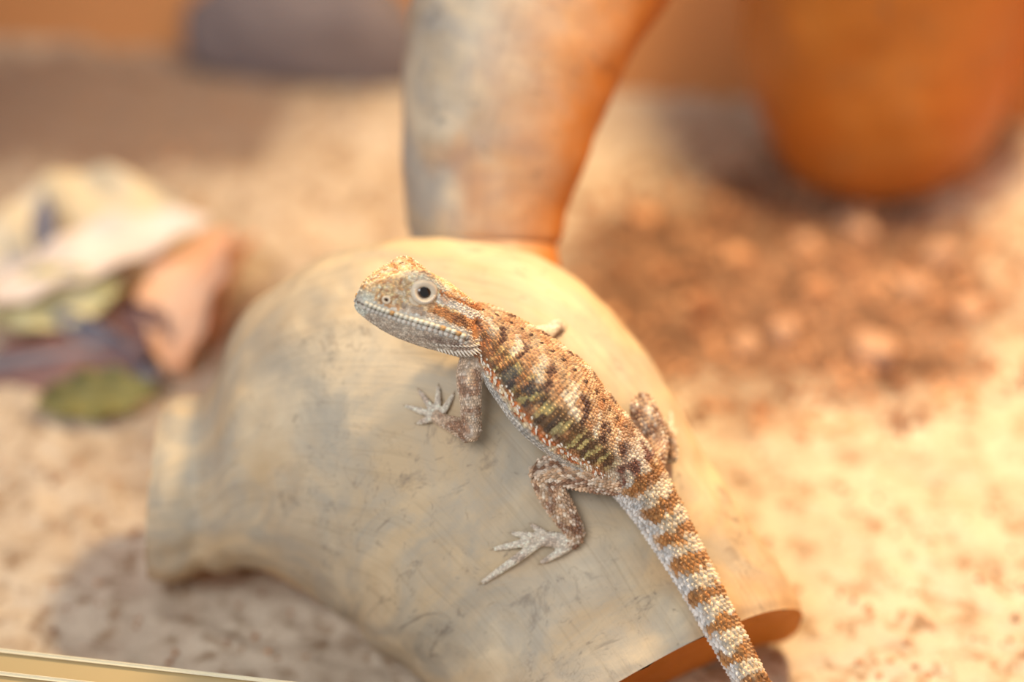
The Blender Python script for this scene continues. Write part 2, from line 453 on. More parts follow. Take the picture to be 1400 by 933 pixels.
# ------------------------------------------------------------------ lizard
liz = bpy.data.objects.new('bearded_dragon', None); COL.objects.link(liz)
tag(liz, 'young tan and orange spiny lizard resting on the driftwood arch', 'lizard')
def clear_depth(px, py, r, d0=.78):
    d = d0
    while d < 1.2:
        h = BVH_LOG.find_nearest(Vector(at(px, py, d)))
        if h[3] <= r: return d
        d += .0004
    return d
def on_log(px, py, r):
    o_ = Vector(CAM); dr = Vector(unit(at(px, py, 1.0) - CAM))
    h = BVH_LOG.ray_cast(o_, dr)
    return np.array(h[0]) + np.array(h[1] if h[1].dot(dr) < 0 else -h[1]) * r
MM = .001
# --- trunk + tail control: px, py, w(mm), h(mm), phi(deg from camera), clearance factor or explicit depth
TR = [(640, 447, 8.6, 7.4, 62, None), (662, 458, 10.0, 8.6, 60, None), (690, 482, 12.6, 10.6, 60, None), (722, 513, 15.6, 12.4, 60, None),
      (757, 549, 17.6, 13.4, 60, None), (790, 580, 16.0, 12.2, 59, None), (826, 611, 12.6, 10.4, 58, None), (858, 642, 10.4, 8.9, 56, None),
      (893, 692, 8.1, 7.7, 52, None), (925, 746, 6.8, 6.7, 50, None), (955, 800, 6.05, 6.0, 48, None), (985, 856, 5.5, 5.5, 46, None),
      (1010, 902, 5.05, 5.05, 44, None), (1030, 938, 4.7, 4.7, 42, None)]
d_mid = clear_depth(757, 549, .0128); d_hip = clear_depth(858, 642, .0088)
d_t = [clear_depth(x, y, h * MM * 1.0) for x, y, h in ((893, 692, 7.6), (925, 746, 6.6), (955, 800, 6.0), (985, 856, 5.5))]
slope = (d_t[3] - d_t[1]) / 2
D_NECK = d_mid + .001
depths = [D_NECK - .001, D_NECK, D_NECK + .0005, d_mid + .0005, d_mid, d_mid * .6 + d_hip * .4, d_mid * .25 + d_hip * .75, d_hip,
          d_t[0], d_t[1], d_t[2], d_t[3], d_t[3] + slope * .75, d_t[3] + slope * 1.4]
print('DEPTHS', [round(float(x), 4) for x in depths])
rows = []
for (px, py, w_, h_, ph, _), d in zip(TR, depths):
    rows.append(list(at(px, py, d)) + [w_ * MM, h_ * MM, math.radians(ph)])
# the rest of the tail slips off the cut end and lies along the sand outside the picture
for px, py, r, z in ((1072, 990, 4.2, .016), (1130, 1030, 3.6, .006), (1220, 1052, 3.0, .0035), (1330, 1052, 2.3, .0028), (1440, 1034, 1.5, .002), (1540, 1010, .7, .0014)):
    rows.append(list(at_z(px, py, z)) + [r * MM, r * MM, math.radians(38)])
NI, NJ = 420, 72
BS = spline(rows, NI)
barc = np.concatenate([[0], np.cumsum(np.linalg.norm(np.diff(BS[:, :3], axis=0), axis=1))])
hip_arc = barc[np.argmin(np.linalg.norm(BS[:, :3] - np.array(rows[7][:3]), axis=1))]
tht = np.linspace(0, 2 * np.pi, NJ, endpoint=False)      # 0 = dorsal, + towards the lizard's left
BG = np.zeros((NI, NJ, 3))
for i, row in enumerate(BS):
    T = unit(BS[min(i + 1, NI - 1), :3] - BS[max(i - 1, 0), :3])
    ti = unit(T - np.dot(T, TOW) * TOW)
    perp = np.cross(ti, TOW); perp = perp if np.dot(perp, XV + UPV) > 0 else -perp
    N = math.cos(row[5]) * TOW + math.sin(row[5]) * perp
    N = unit(N - np.dot(N, T) * T); B = np.cross(T, N)   # lateral
    if np.dot(B, TOW) < 0: B = -B
    w_, h_ = row[3], row[4]
    tk = smooth(hip_arc - .01, hip_arc + .012, barc[i])
    for j, t in enumerate(tht):
        ct, st = math.cos(t), math.sin(t)
        hh = h_ * (1.0 if ct > 0 else .86)
        e = 1 - .12 * (1 - tk)
        x = math.copysign(abs(st) ** e, st) * w_; z = math.copysign(abs(ct) ** (1.05), ct) * hh
        BG[i, j] = row[:3] + B * x + N * z
shells = []
def add_shell(G):
    nI, nJ_ = G.shape[:2]
    V = [tuple(p) for p in G.reshape(-1, 3)]
    F = grid_faces(nI, nJ_)
    V.append(tuple(G[0].mean(0))); V.append(tuple(G[-1].mean(0)))
    F += [((j + 1) % nJ_, j, nI * nJ_) for j in range(nJ_)]
    F += [((nI - 1) * nJ_ + j, (nI - 1) * nJ_ + (j + 1) % nJ_, nI * nJ_ + 1) for j in range(nJ_)]
    shells.append((V, F))
add_shell(BG)

# --- head, in its own frame (mm): f forward, l left, u up; camera-space axes of that frame
def cs(v): return v[0] * XV + v[1] * UPV + v[2] * TOW
hF = unit(cs((-.852, .248, .455))); hR = cs((-.38, .30, -.875)); hR = unit(hR - np.dot(hR, hF) * hF); hU = np.cross(hR, hF)
if np.dot(hU, UPV) < 0: hU = -hU
D_HEAD = D_NECK + .002
H0 = at(647, 458, D_HEAD)
def head_pt(f, l, u): return H0 + MM * (f * hF - l * hR + u * hU)
def proj(p):
    q = p - CAM; d = np.dot(q, FWD)
    return 700 + FPX * np.dot(q, XV) / d, 466.5 - FPX * np.dot(q, UPV) / d
# f, bottom u, (jaw w,u), (lip w,u), (cheek w,u), (brow w,u), top u
HS = [(40.1, -.9, (.7, -.6), (1.0, .2), (.9, .9), (.6, 1.4), 1.5),
      (39.2, -2.3, (2.0, -1.7), (3.3, .1), (3.1, 2.0), (2.4, 4.6), 4.7),
      (37.0, -3.5, (3.2, -2.8), (5.1, .0), (4.9, 3.0), (4.2, 8.0), 7.6),
      (33.0, -4.9, (4.6, -4.0), (7.1, .1), (6.8, 4.0), (5.8, 11.4), 10.2),
      (29.0, -5.9, (6.0, -4.7), (8.8, .3), (7.9, 5.2), (7.2, 14.9), 11.6),
      (24.5, -6.6, (7.5, -5.1), (10.4, .6), (8.6, 7.2), (8.5, 15.6), 12.6),
      (18.0, -6.9, (9.2, -5.2), (11.9, .9), (10.0, 7.2), (8.2, 13.0), 13.0),
      (12.0, -6.8, (10.8, -4.8), (13.1, 1.0), (11.2, 6.6), (7.8, 11.8), 12.2),
      (6.0, -6.9, (11.2, -4.5), (13.0, .8), (10.8, 5.6), (7.3, 9.6), 10.3),
      (1.5, -6.6, (8.8, -5.0), (10.6, .0), (9.4, 4.6), (6.6, 7.8), 8.6),
      (-4.0, -6.4, (6.4, -5.0), (8.4, .0), (7.8, 3.6), (5.4, 6.4), 7.0),
      (-10.0, -6.0, (5.6, -4.8), (7.4, .0), (7.0, 3.2), (5.0, 5.6), 6.2)]
def ring_ctrl(h):
    f, b, j, m_, c, br, t = h
    L_ = [(0, b), j, m_, c, br, (0, t)]
    R_ = [(-x, y) for x, y in (br, c, m_, j)]
    return np.array([(f, x, y) for x, y in L_ + R_], float)
CT = np.array([ring_ctrl(h) for h in HS])                # sections x 10 x 3
nHI, nHJ = 130, 96
fl = np.array([h[0] for h in HS])
CT2 = np.zeros((nHI, 10, 3))
for k in range(10):
    sp = spline([(f, 0, 0, x, y) for f, x, y in CT[:, k]], nHI)
    CT2[:, k, 0], CT2[:, k, 1], CT2[:, k, 2] = sp[:, 0], sp[:, 3], sp[:, 4]
HL = np.zeros((nHI, nHJ, 3))
for i in range(nHI):
    c = CT2[i]; n_ = 10
    for j in range(nHJ):
        x = j / nHJ * n_; k = int(x); t = x - k
        p0, p1, p2, p3 = c[(k - 1) % n_], c[k % n_], c[(k + 1) % n_], c[(k + 2) % n_]
        HL[i, j] = .5 * (2 * p1 + (p2 - p0) * t + (2*p0 - 5*p1 + 4*p2 - p3) * t*t + (3*p1 - p0 - 3*p2 + p3) * t**3)
def gauss(f, u, f0, u0, sf, su): return math.exp(-((f - f0) / sf) ** 2 - ((u - u0) / su) ** 2)
for i in range(nHI):
    for j in range(nHJ):
        f, l, u = HL[i, j]; s = 1 if l >= 0 else -1
        if abs(l) > 2:
            dl = 0
            dl -= 1.7 * gauss(f, u, 5.2, 4.2, 1.9, 2.6)          # ear pit
            dl -= .9 * gauss(f, u, 24.3, 9.3, 4.0, 3.4)          # eye socket
            dl -= .5 * gauss(f, u, 27.5, 4.5, 5.0, 1.6)          # hollow under the eye
            mu = .1 + .9 * smooth(38, 12, f) - 1.0 * smooth(13, 6, f)
            if f > 8: dl -= .45 * math.exp(-((u - mu) / .32) ** 2)   # mouth line
            HL[i, j, 1] += s * dl
HG = np.zeros((nHI, nHJ, 3))
for i in range(nHI):
    for j in range(nHJ): HG[i, j] = head_pt(*HL[i, j])
add_shell(HG)

# --- limbs: rows of (x, y, z, r)
def tube(pts, n, nj=20, flat=1.0):
    Sx = spline(pts, n); G = np.zeros((n, nj, 3)); prevA = None
    for i in range(n):
        T = unit(Sx[min(i + 1, n - 1), :3] - Sx[max(i - 1, 0), :3])
        A = TOW if prevA is None else prevA
        A = unit(A - np.dot(A, T) * T); B = np.cross(T, A); prevA = A
        for j in range(nj):
            t = 2 * np.pi * j / nj
            G[i, j] = Sx[i, :3] + (A * math.cos(t) * flat + B * math.sin(t)) * Sx[i, 3]
    return G
limbs = []          # (grid, kind)
claws = []
def limb_tube(pts, n, kind, nj=20, flat=1.0):
    G = tube([list(p) + [r * MM] for p, r in pts], n, nj, flat); add_shell(G); limbs.append((G, kind)); return G
def toe(base, tip, r0, r1, lift=.0012, mids=None):
    base = np.asarray(base); tip = np.asarray(tip)
    m1 = base * .6 + tip * .4 + TOW * lift; m2 = base * .25 + tip * .75 + TOW * lift * .45
    P = [(base, r0), (m1, r0 * .93), (m2, (r0 + r1) / 2), (tip, r1)]
    limb_tube(P, 22, 'toe', 12)
    d = unit(tip - m2); claws.append((tip, d, r1 * MM))

# left fore leg
sh = at(652, 494, D_NECK - .002)
el = on_log(645, 590, .0045); el = el + TOW * .006
wr = on_log(612, 577, .0024); pal = on_log(597, 569, .0016)
limb_tube([(at(668, 486, D_NECK - .001), 5.0), (sh, 5.0), (at(642, 520, D_NECK - .006), 4.0), (at(644, 552, D_NECK - .006), 3.2), (el * .6 + at(645, 575, D_NECK) * .4, 3.2)], 30, 'arm')
limb_tube([(el + UPV * .003, 3.0), (el, 3.3), (el * .55 + wr * .45 + TOW * .001, 2.9), (wr, 2.1), (pal, 2.1)], 30, 'arm')
for (bx, by), (tx, ty) in (((594, 572), (572, 579)), ((592, 567), (557, 556)), ((595, 563), (574, 535)), ((600, 563), (600, 531)), ((606, 566), (620, 541))):
    toe(on_log(bx, by, .0012), on_log(tx, ty, .0006), 1.05, .5)
# left hind leg
hipL = at(848, 652, d_hip - .004); kn = at(743, 646, clear_depth(743, 646, .0068)); kn2 = kn
thm = at(795, 646, d_hip * .45 + clear_depth(795, 646, .0065) * .55 - .004)
hee = on_log(786, 731, .0028)
limb_tube([(at(862, 648, d_hip), 6.0), (hipL, 5.6), (thm, 5.3), (at(765, 643, clear_depth(765, 643, .0072)), 4.8), (kn, 4.0), (at(739, 654, clear_depth(739, 654, .006)), 3.4)], 44, 'leg', 26)
limb_tube([(at(742, 650, clear_depth(742, 650, .006)), 3.6), (at(755, 676, clear_depth(755, 676, .0052)), 4.0), (at(772, 704, clear_depth(772, 704, .0045)), 3.5), (hee, 2.5), (on_log(780, 741, .0020), 2.0)], 40, 'leg', 24)
mt = on_log(738, 738, .0016)
limb_tube([(hee, 2.4), (on_log(770, 738, .0021), 2.6), (on_log(752, 736, .0018), 2.4), (mt, 1.9)], 24, 'foot', 16, .7)
toe(on_log(736, 741, .0013), on_log(661, 795, .0008), 1.45, .65, .002)
toe(on_log(734, 737, .0013), on_log(677, 750, .0007), 1.3, .6)
toe(on_log(738, 734, .0013), on_log(701, 729, .0007), 1.2, .6)
toe(on_log(748, 732, .0013), on_log(727, 718, .0007), 1.15, .6)
toe(on_log(783, 743, .0016), on_log(740, 769, .0007), 1.35, .6)
# right hind leg, beyond the body
hipR = at(880, 640, d_hip + .004)
knR = at(878, 553, clear_depth(878, 553, .0065))
heR = on_log(910, 632, .002)
limb_tube([(at(868, 642, d_hip + .002), 5.5), (hipR, 5.2), (at(893, 606, clear_depth(893, 606, .007)), 4.4), (at(884, 575, clear_depth(884, 575, .0068)), 4.2), (knR, 3.5), (at(876, 546, clear_depth(876, 546, .006)), 2.4)], 40, 'leg', 24)
limb_tube([(at(879, 552, clear_depth(879, 552, .006)), 3.0), (at(893, 580, clear_depth(893, 580, .004)), 3.2), (on_log(903, 610, .003), 2.6), (heR, 2.0)], 30, 'leg', 20)
limb_tube([(heR, 1.9), (on_log(911, 618, .0016), 1.9), (on_log(912, 606, .0014), 1.6)], 16, 'foot', 14, .8)
for (bx, by), (tx, ty) in (((912, 608), (915, 566)), ((909, 608), (905, 574)), ((913, 614), (921, 588)), ((907, 612), (899, 590))):
    toe(on_log(bx, by, .0012), on_log(tx, ty, .0006), 1.1, .5)
# right fore leg, mostly hidden behind the shoulder
limb_tube([(at(690, 470, D_NECK + .006), 4.0), (at(722, 462, clear_depth(722, 462, .007)), 3.0), (at(746, 456, clear_depth(746, 456, .0034)), 2.6), (at(753, 454, clear_depth(753, 454, .003)), 1.8)], 26, 'foot')
limb_tube([(at(750, 455, clear_depth(750, 455, .003)), 2.0), (on_log(757, 450, .002), 1.8), (on_log(762, 449, .0015), 1.4)], 20, 'foot')
for (tx, ty) in ((770, 452), (771, 447), (766, 443)):
    toe(on_log(761, 449, .0012), on_log(tx, ty, .0006), .9, .45)

# --- one continuous body
V = []; F = []
for v, f in shells:
    o_ = len(V); V += v; F += [tuple(i + o_ for i in q) for q in f]
tmp_me = bpy.data.meshes.new('tmp'); tmp_me.from_pydata(V, [], F)
bm = bmesh.new(); bm.from_mesh(tmp_me); bmesh.ops.recalc_face_normals(bm, faces=bm.faces[:]); bm.to_mesh(tmp_me); bm.free()
tmp = bpy.data.objects.new('tmp', tmp_me); COL.objects.link(tmp)
rm = tmp.modifiers.new('r', 'REMESH'); rm.mode = 'VOXEL'; rm.voxel_size = .00040
sm_ = tmp.modifiers.new('s', 'SMOOTH'); sm_.factor = .5; sm_.iterations = 3
dg = bpy.context.evaluated_depsgraph_get()
ev = tmp.evaluated_get(dg).to_mesh()
nv = len(ev.vertices); co = np.zeros(nv * 3); ev.vertices.foreach_get('co', co); BV = np.array(off_wood(co.reshape(-1, 3)))
BF = [tuple(p.vertices) for p in ev.polygons]
tmp.evaluated_get(dg).to_mesh_clear(); bpy.data.objects.remove(tmp)
print('BODY', nv)
BVH_BODY = BVHTree.FromPolygons([Vector(p) for p in BV], BF)

# --- pigment patterns (sRGB 0-255)
def mixc(a, b, t): return np.asarray(a, float) * (1 - t) + np.asarray(b, float) * t
def trunk_col(i, j, p):
    s = barc[i] / hip_arc; t = math.degrees(tht[j]) if tht[j] <= math.pi else math.degrees(tht[j]) - 360
    a = abs(t); n1 = nz(p, 260, 1); n2 = nz(p, 520, 4); n3 = nz(p, 1100, 8)
    if s > 1.02:
        x = (barc[i] - hip_arc) / .0103 + .26 * n1
        # banded tail: brown saddles on the back, ash white between and below
        k = x % 1.0; band = smooth(.12, .22, k) * (1 - smooth(.56, .68, k))
        reach = 84 + 12 * smooth(0, 6, x) + 34 * n1
        band *= 1 - smooth(reach - 10, reach + 12, a)
        pale = mixc((226, 204, 172), (214, 208, 202), smooth(40, 80, t))
        c = mixc(pale, mixc((190, 136, 80), (158, 106, 64), .5 + .7 * n2), band)
        if a < 80 and s < 1.12: c = mixc(c, (150, 100, 70), .5 * smooth(0, .4, n1))
        return mixc(c, (200, 160, 116), .25 * max(0, n3))
    # back
    x = s * 6.6 - a / 95.0 + .22 * n1
    k = x % 1.0
    tan = mixc((222, 188, 146), (200, 146, 100), .5 + .9 * n1)
    c = tan
    if a < 50:
        cream = smooth(.02, .10, k) * (1 - smooth(.26, .36, k)) * smooth(9, 18, a)
        dark = smooth(.38, .46, k) * (1 - smooth(.60, .70, k)) * smooth(12, 20, a) * smooth(-.25, .15, n2 + .25)
        c = mixc(c, (236, 216, 186), .9 * cream); c = mixc(c, (94, 62, 50), .85 * dark)
        if a < 5 and (s * 17 + .1 * n1) % 1 < .20: c = np.array((104, 76, 58))
    # flank stripes
    fk = smooth(40, 56, a)
    y = (s * 15.5 + a / 120.0 + .35 * n1) % 1.0
    st = mixc((134, 98, 60), (98, 74, 56), .5 + .8 * n2)
    st = mixc(st, (206, 186, 122), .9 * smooth(.05, .15, y) * (1 - smooth(.36, .48, y)))
    slate = smooth(.02, .25, nz(p, 170, 14) + .08) * smooth(.0, .10, s) * (1 - smooth(.42, .62, s)) * (1 - smooth(78, 92, a))
    st = mixc(st, (84, 76, 76), .7 * slate)
    st = mixc(st, (206, 140, 92), .6 * smooth(.1, .35, nz(p, 200, 23)))
    c = mixc(c, st, fk)
    lo = smooth(80, 90, a) * (1 - smooth(100, 108, a))
    c = mixc(c, mixc((196, 112, 60), (226, 198, 160), smooth(-.05, .25, n2)), lo)
    bel = smooth(100, 110, a); c = mixc(c, mixc((214, 204, 190), (190, 184, 176), .5 + n2), bel)
    if s > .82: c = mixc(c, mixc((222, 202, 176), (136, 92, 74), smooth(-.15, .2, n1)), smooth(.82, .95, s) * (1 - bel))
    nk = 1 - smooth(.10, .22, s)
    c = mixc(c, mixc((206, 132, 86), (150, 104, 72), smooth(-.1, .3, n1)), nk * smooth(30, 60, a) * (1 - smooth(95, 110, a)) * .8)
    return c
def seg_d(x, y, P):
    best = 1e9
    for (x0, y0), (x1, y1) in zip(P[:-1], P[1:]):
        dx, dy = x1 - x0, y1 - y0; t = max(0, min(1, ((x - x0) * dx + (y - y0) * dy) / (dx * dx + dy * dy)))
        best = min(best, math.hypot(x - x0 - t * dx, y - y0 - t * dy))
    return best
def in_poly(x, y, P):
    c = False; n_ = len(P)
    for i in range(n_):
        x0, y0 = P[i]; x1, y1 = P[(i + 1) % n_]
        if (y0 > y) != (y1 > y) and x < (x1 - x0) * (y - y0) / (y1 - y0) + x0: c = not c
    return c
def mouth_u(f): return .1 + .9 * smooth(38, 12, f) - 1.0 * smooth(13, 6, f)
def head_col(f, l, u, p):
    n1 = nz(p, 300, 2); n2 = nz(p, 650, 6)
    mu = mouth_u(f); l = abs(l)
    top = mixc((240, 204, 154), (218, 162, 106), smooth(-.12, .35, n1))
    top = mixc(top, (244, 226, 198), .8 * smooth(.05, .3, n2))
    top = mixc(top, (164, 106, 70), .6 * smooth(.28, .42, nz(p, 900, 12)))
    side = mixc((232, 200, 158), (214, 160, 108), smooth(-.1, .35, n1))
    jaw = mixc((210, 192, 170), (184, 162, 140), .5 + n2)
    c = side
    c = mixc(c, top, smooth(4.8, 8.0, u - .12 * (f - 24) + (2.5 if f < 12 else 0)))
    if f > 29: c = mixc(c, top, smooth(2.0, 3.8, u))
    # cheek: ash grey scale rows between lip and eye
    if u < 4.6 and u > mu and f < 30: c = mixc(c, mixc((218, 204, 186), (190, 166, 144), .5 + n2), .8)
    br_ = math.exp(-((u - (13.2 - .012 * (f - 24) ** 2)) / 1.1) ** 2) * smooth(14, 19, f) * (1 - smooth(31, 35, f)) * smooth(4, 6, l)
    c = mixc(c, (246, 232, 208), .75 * br_)
    # dark orange stripe from the eye to the ear, white temple band above it
    lin = 7.6 + (f - 20.5) * .10
    if f < 20.5:
        if abs(u - (lin - 1.6)) < 1.5: c = mixc(c, mixc((202, 134, 78), (130, 84, 56), smooth(0, .35, n1)), .88)
        if abs(u - (lin + 1.5)) < 1.35: c = mixc((236, 222, 204), (214, 180, 150), smooth(0, .4, n1))
        if abs(u - (lin + 3.4)) < .5: c = np.array((190, 124, 74))
    if gauss(f, u, 5.2, 4.2, 2.6, 3.2) > .4: c = np.array((212, 150, 102))
    if 0 < u - mu < 1.9 and f > 8: c = mixc((232, 226, 212), (216, 206, 190), .5 + n2)
    if abs(u - mu) < .35 and f > 8: c = np.array((112, 96, 86))
    if u <= mu - .3:
        c = jaw
        if u > mu - 1.6 and f > 9: c = np.array((220, 212, 202))
        dk = gauss(f, u, 10.5, -2.4, 3.2, 1.3) + .8 * gauss(f, u, 17, -3.0, 2.6, .8)
        c = mixc(c, (112, 84, 70), .8 * min(1, dk))
    if f > 37.6: c = mixc(c, (214, 212, 194), .8 * (1 - smooth(3.0, 4.5, u)))
    if f < 2: c = mixc(c, (190, 140, 98), .6)
    return c
def limb_col(kind, p, i, n):
    n1 = nz(p, 240, 3); n2 = nz(p, 700, 9)
    if kind == 'leg':
        c = mixc((208, 172, 138), (150, 110, 84), smooth(-.12, .3, n1)); return mixc(c, (234, 216, 194), .8 * smooth(.08, .3, n2))
    if kind == 'arm':
        c = mixc((212, 184, 156), (166, 128, 102), smooth(-.02, .4, n1)); return mixc(c, (228, 214, 198), .5 * smooth(.1, .4, n2))
    c = mixc((238, 222, 200), (204, 184, 164), smooth(.1, .5, n1)); return c

SVt, SFc, SCo = [], [], []
samples_p, samples_c = [], []
def emit(p, n, t, a, w_, h, col):
    b = np.cross(n, t); k = len(SVt)
    base = p - n * .00012
    SVt.extend([base - t * .56 * a, base + b * .56 * w_, base + t * .30 * a + n * h * .35 + t * a * .48, base - b * .56 * w_, p + t * .22 * a + n * h])
    SFc.extend([(k, k + 3, k + 4), (k + 3, k + 2, k + 4), (k + 2, k + 1, k + 4), (k + 1, k, k + 4)])
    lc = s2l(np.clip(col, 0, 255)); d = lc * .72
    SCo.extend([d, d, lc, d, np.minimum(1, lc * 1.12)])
    samples_p.append(p); samples_c.append(lc)
def lattice(G, size, colf, hf=.45, keep=None, aspect=1.15, lift=0.0, tsign=1, jit=.26):
    nI, nJ_ = G.shape[:2]
    ctr = G.mean(1); A_ = np.concatenate([[0], np.cumsum(np.linalg.norm(np.diff(ctr, axis=0), axis=1))])
    s = 0; row = 0
    while s < A_[-1]:
        x = np.interp(s, A_, np.arange(nI)); i = min(int(x), nI - 2); fx = x - i
        ring = G[i] * (1 - fx) + G[i + 1] * fx; nxt = G[min(i + 1, nI - 1)] - G[max(i - 1, 0)]
        seg = np.linalg.norm(np.roll(ring, -1, 0) - ring, axis=1); circ = seg.sum()
        sz = size(s / A_[-1], s) if callable(size) else size
        n_ = max(5, int(round(circ / sz))); cum = np.concatenate([[0], np.cumsum(seg)])
        for k in range(n_):
            q = ((k + .5 * (row % 2) + rng.uniform(-jit, jit)) % n_) / n_ * circ
            y = np.interp(q, cum, np.arange(nJ_ + 1)); j = int(y) % nJ_; fy = y - int(y)
            p = ring[j] * (1 - fy) + ring[(j + 1) % nJ_] * fy
            p = p + unit(nxt[j]) * sz * rng.uniform(-.22, .22)
            ta = unit(nxt[j]) * tsign; tc = ring[(j + 1) % nJ_] - ring[j]
            n = np.cross(ta, tc)
            if np.dot(n, p - ring.mean(0)) < 0: n = -n
            nl = np.linalg.norm(n)
            if nl < 1e-12: continue
            n = n / nl
            if keep is not None and not keep(i, j, p, n): continue
            r = colf(i, j, p)
            if r is None: continue
            col, hm, sm = r if isinstance(r, tuple) else (r, 1, 1)
            v = 1 + rng.uniform(-.16, .14); sm = sm * rng.uniform(.82, 1.22)
            emit(p + n * lift, n, ta, sz * aspect * sm, sz * sm, sz * hf * hm * rng.uniform(.8, 1.2), np.asarray(col) * v)
        s += sz * .80 * aspect; row += 1
def outside(p, n, tol=.0005):
    h = BVH_BODY.find_nearest(Vector(p))
    return h[0] is not None and (np.dot(np.array(h[0]) - p, n) < tol)
def keep_body(i, j, p, n): return outside(p, n)
def tcol(i, j, p):
    c = trunk_col(i, j, p); a = min(tht[j], 2 * math.pi - tht[j]); s = barc[i] / hip_arc
    hm = 1.0
    if s < 1.05 and a > 1.9: hm = .35
    if 1.0 < s and a < 1.3: hm = 1.15
    if s > .8 and s < 1.2 and a < 1.7: hm = 1.5
    return c, hm, 1
def body_size(u, s):
    if s < hip_arc: return .00105
    return max(.0006, .00105 + .00045 * smooth(hip_arc, hip_arc + .02, s) - .0009 * smooth(hip_arc + .06, barc[-1], s))
lattice(BG, body_size, tcol, .50, keep_body)
def hcol(i, j, p):
    f, l, u = HL[i, j]
    if f < -6: return None
    mu = mouth_u(f)
    if math.hypot((f - 24.3) / 3.3, (u - 9.6) / 2.9) < 1 and abs(l) > 5: return None
    if gauss(f, u, 5.2, 4.2, 1.9, 2.6) > .45 and abs(l) > 5: return None
    if f > 8 and -1.4 < u - mu < 1.6 and abs(l) > .6:
        samples_p.append(p); samples_c.append(s2l((126, 106, 92) if abs(u - mu) < .28 else (232, 222, 202))); return None          # lips get their own plates
    hm = .8
    if u < mu: hm = 1.0 if u > -5.5 else 1.3
    if f < 14 and u > 9: hm = 1.3
    if u > 9 and f > 14: hm = 1.0
    return head_col(f, l, u, p), hm, 1
def head_size(u, s): return .00070 + .00030 * smooth(.3, .9, u)
lattice(HG, head_size, lambda i, j, p: hcol(min(i, nHI - 1), j, p), .42, keep_body, 1.1)
for G, kind in limbs:
    n_ = len(G); k0 = dict(arm=.00085, leg=.00115, foot=.0008, toe=.0006)[kind]
    lattice(G, k0, lambda i, j, p, kind=kind, n_=n_: (limb_col(kind, p, i, n_), 1.15 if kind == 'leg' else .7, 1), dict(arm=.25, leg=.5, foot=.22, toe=.2)[kind], keep_body)
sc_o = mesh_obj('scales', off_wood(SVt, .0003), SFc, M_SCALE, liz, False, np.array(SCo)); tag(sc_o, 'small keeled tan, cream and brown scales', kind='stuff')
print('SCALES', len(samples_p))

# body pigment from the nearest scale
kd = KDTree(len(samples_p))
for i, p in enumerate(samples_p): kd.insert(Vector(p), i)
kd.balance()
SC = np.array(samples_c)
idx = np.array([kd.find(Vector(p))[1] for p in BV])
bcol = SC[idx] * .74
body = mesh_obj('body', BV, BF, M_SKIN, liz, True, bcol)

# --- lip plates, spines, fringe
def head_side_l(f, u, side=1):
    """lateral offset of the head surface at (f,u)"""
    i = int(np.argmin(np.abs(HL[:, 0, 0] - f))); r = HL[i]
    m_ = r[:, 1] > 0
    q = r[m_]; o_ = np.argsort(q[:, 2]); return float(np.interp(u, q[o_, 2], q[o_, 1])) * side
def blob_mesh(items, name, mat, parent, cols=None):
    """items: (centre, ax, ay, az) -> rounded bevelled plate, all in one mesh"""
    bm = bmesh.new(); bmesh.ops.create_cube(bm, size=2); bmesh.ops.bevel(bm, geom=bm.edges[:], offset=.32, segments=2, affect='EDGES')
    bv = np.array([v.co[:] for v in bm.verts]); bf = [[v.index for v in f.verts] for f in bm.faces]; bm.free()
    V = []; F = []; C_ = []
    for q, it in enumerate(items):
        c, ax, ay, az = it; o_ = len(V)
        V.extend(c + bv[:, 0:1] * ax + bv[:, 1:2] * ay + bv[:, 2:3] * az); F.extend([[i + o_ for i in f] for f in bf])
        if cols is not None: C_.extend([cols[q]] * len(bv))
    return mesh_obj(name, V, F, mat, parent, True, np.array(C_) if cols is not None else None)
def head_n(f, u, s):
    e = .6
    a = head_pt(f + e, head_side_l(f + e, u, s), u) - head_pt(f - e, head_side_l(f - e, u, s), u)
    b = head_pt(f, head_side_l(f, u + e, s), u + e) - head_pt(f, head_side_l(f, u - e, s), u - e)
    n = unit(np.cross(a, b)); n = n if np.dot(n, -hR * s) > 0 else -n
    return n, unit(a), unit(b)
lips = []; lcols = []
for s in (1, -1):
    for row, du, hh in ((1, .78, .66), (-1, -.70, .56)):
        f = 38.6
        while f > 8.5:
            mu = mouth_u(f) + du; l = head_side_l(f, mu, s); n, a, b = head_n(f, mu, s)
            st = 1.15 + .5 * smooth(38, 20, f)
            lips.append((head_pt(f, l, mu) + n * .00010, a * st * .54 * MM, b * hh * MM, n * .00030))
            g = rng.uniform(.9, 1.05); cc = (236, 226, 202) if row > 0 else (216, 204, 188)
            if row > 0 and rng.random() < .14: cc = (222, 170, 110)
            lcols.append(s2l(np.clip(np.array(cc) * g, 0, 255)))
            f -= st
o = blob_mesh(lips, 'lip_plates', M_SCALE, liz, lcols); tag(o, 'row of pale squarish lip plates', kind='stuff')
def spikes(items, name, mat, parent):
    V = []; F = []; k = 6
    for base, d, r, ln in items:
        d = unit(d); a = unit(np.cross(d, (.3, .5, .8))); b = np.cross(d, a); o_ = len(V)
        for z, rr in ((-.2, 1.0), (.35, .75), (.75, .35)):
            for j in range(k):
                t = 2 * np.pi * j / k; V.append(base + d * ln * z + (a * math.cos(t) + b * math.sin(t)) * r * rr)
        V.append(base + d * ln)
        F += [tuple(o_ + x for x in f) for f in grid_faces(3, k)]
        F += [(o_ + 2 * k + j, o_ + 2 * k + (j + 1) % k, o_ + 3 * k) for j in range(k)]
    return mesh_obj(name, off_wood(V, .0003), F, mat, parent)
sp = []
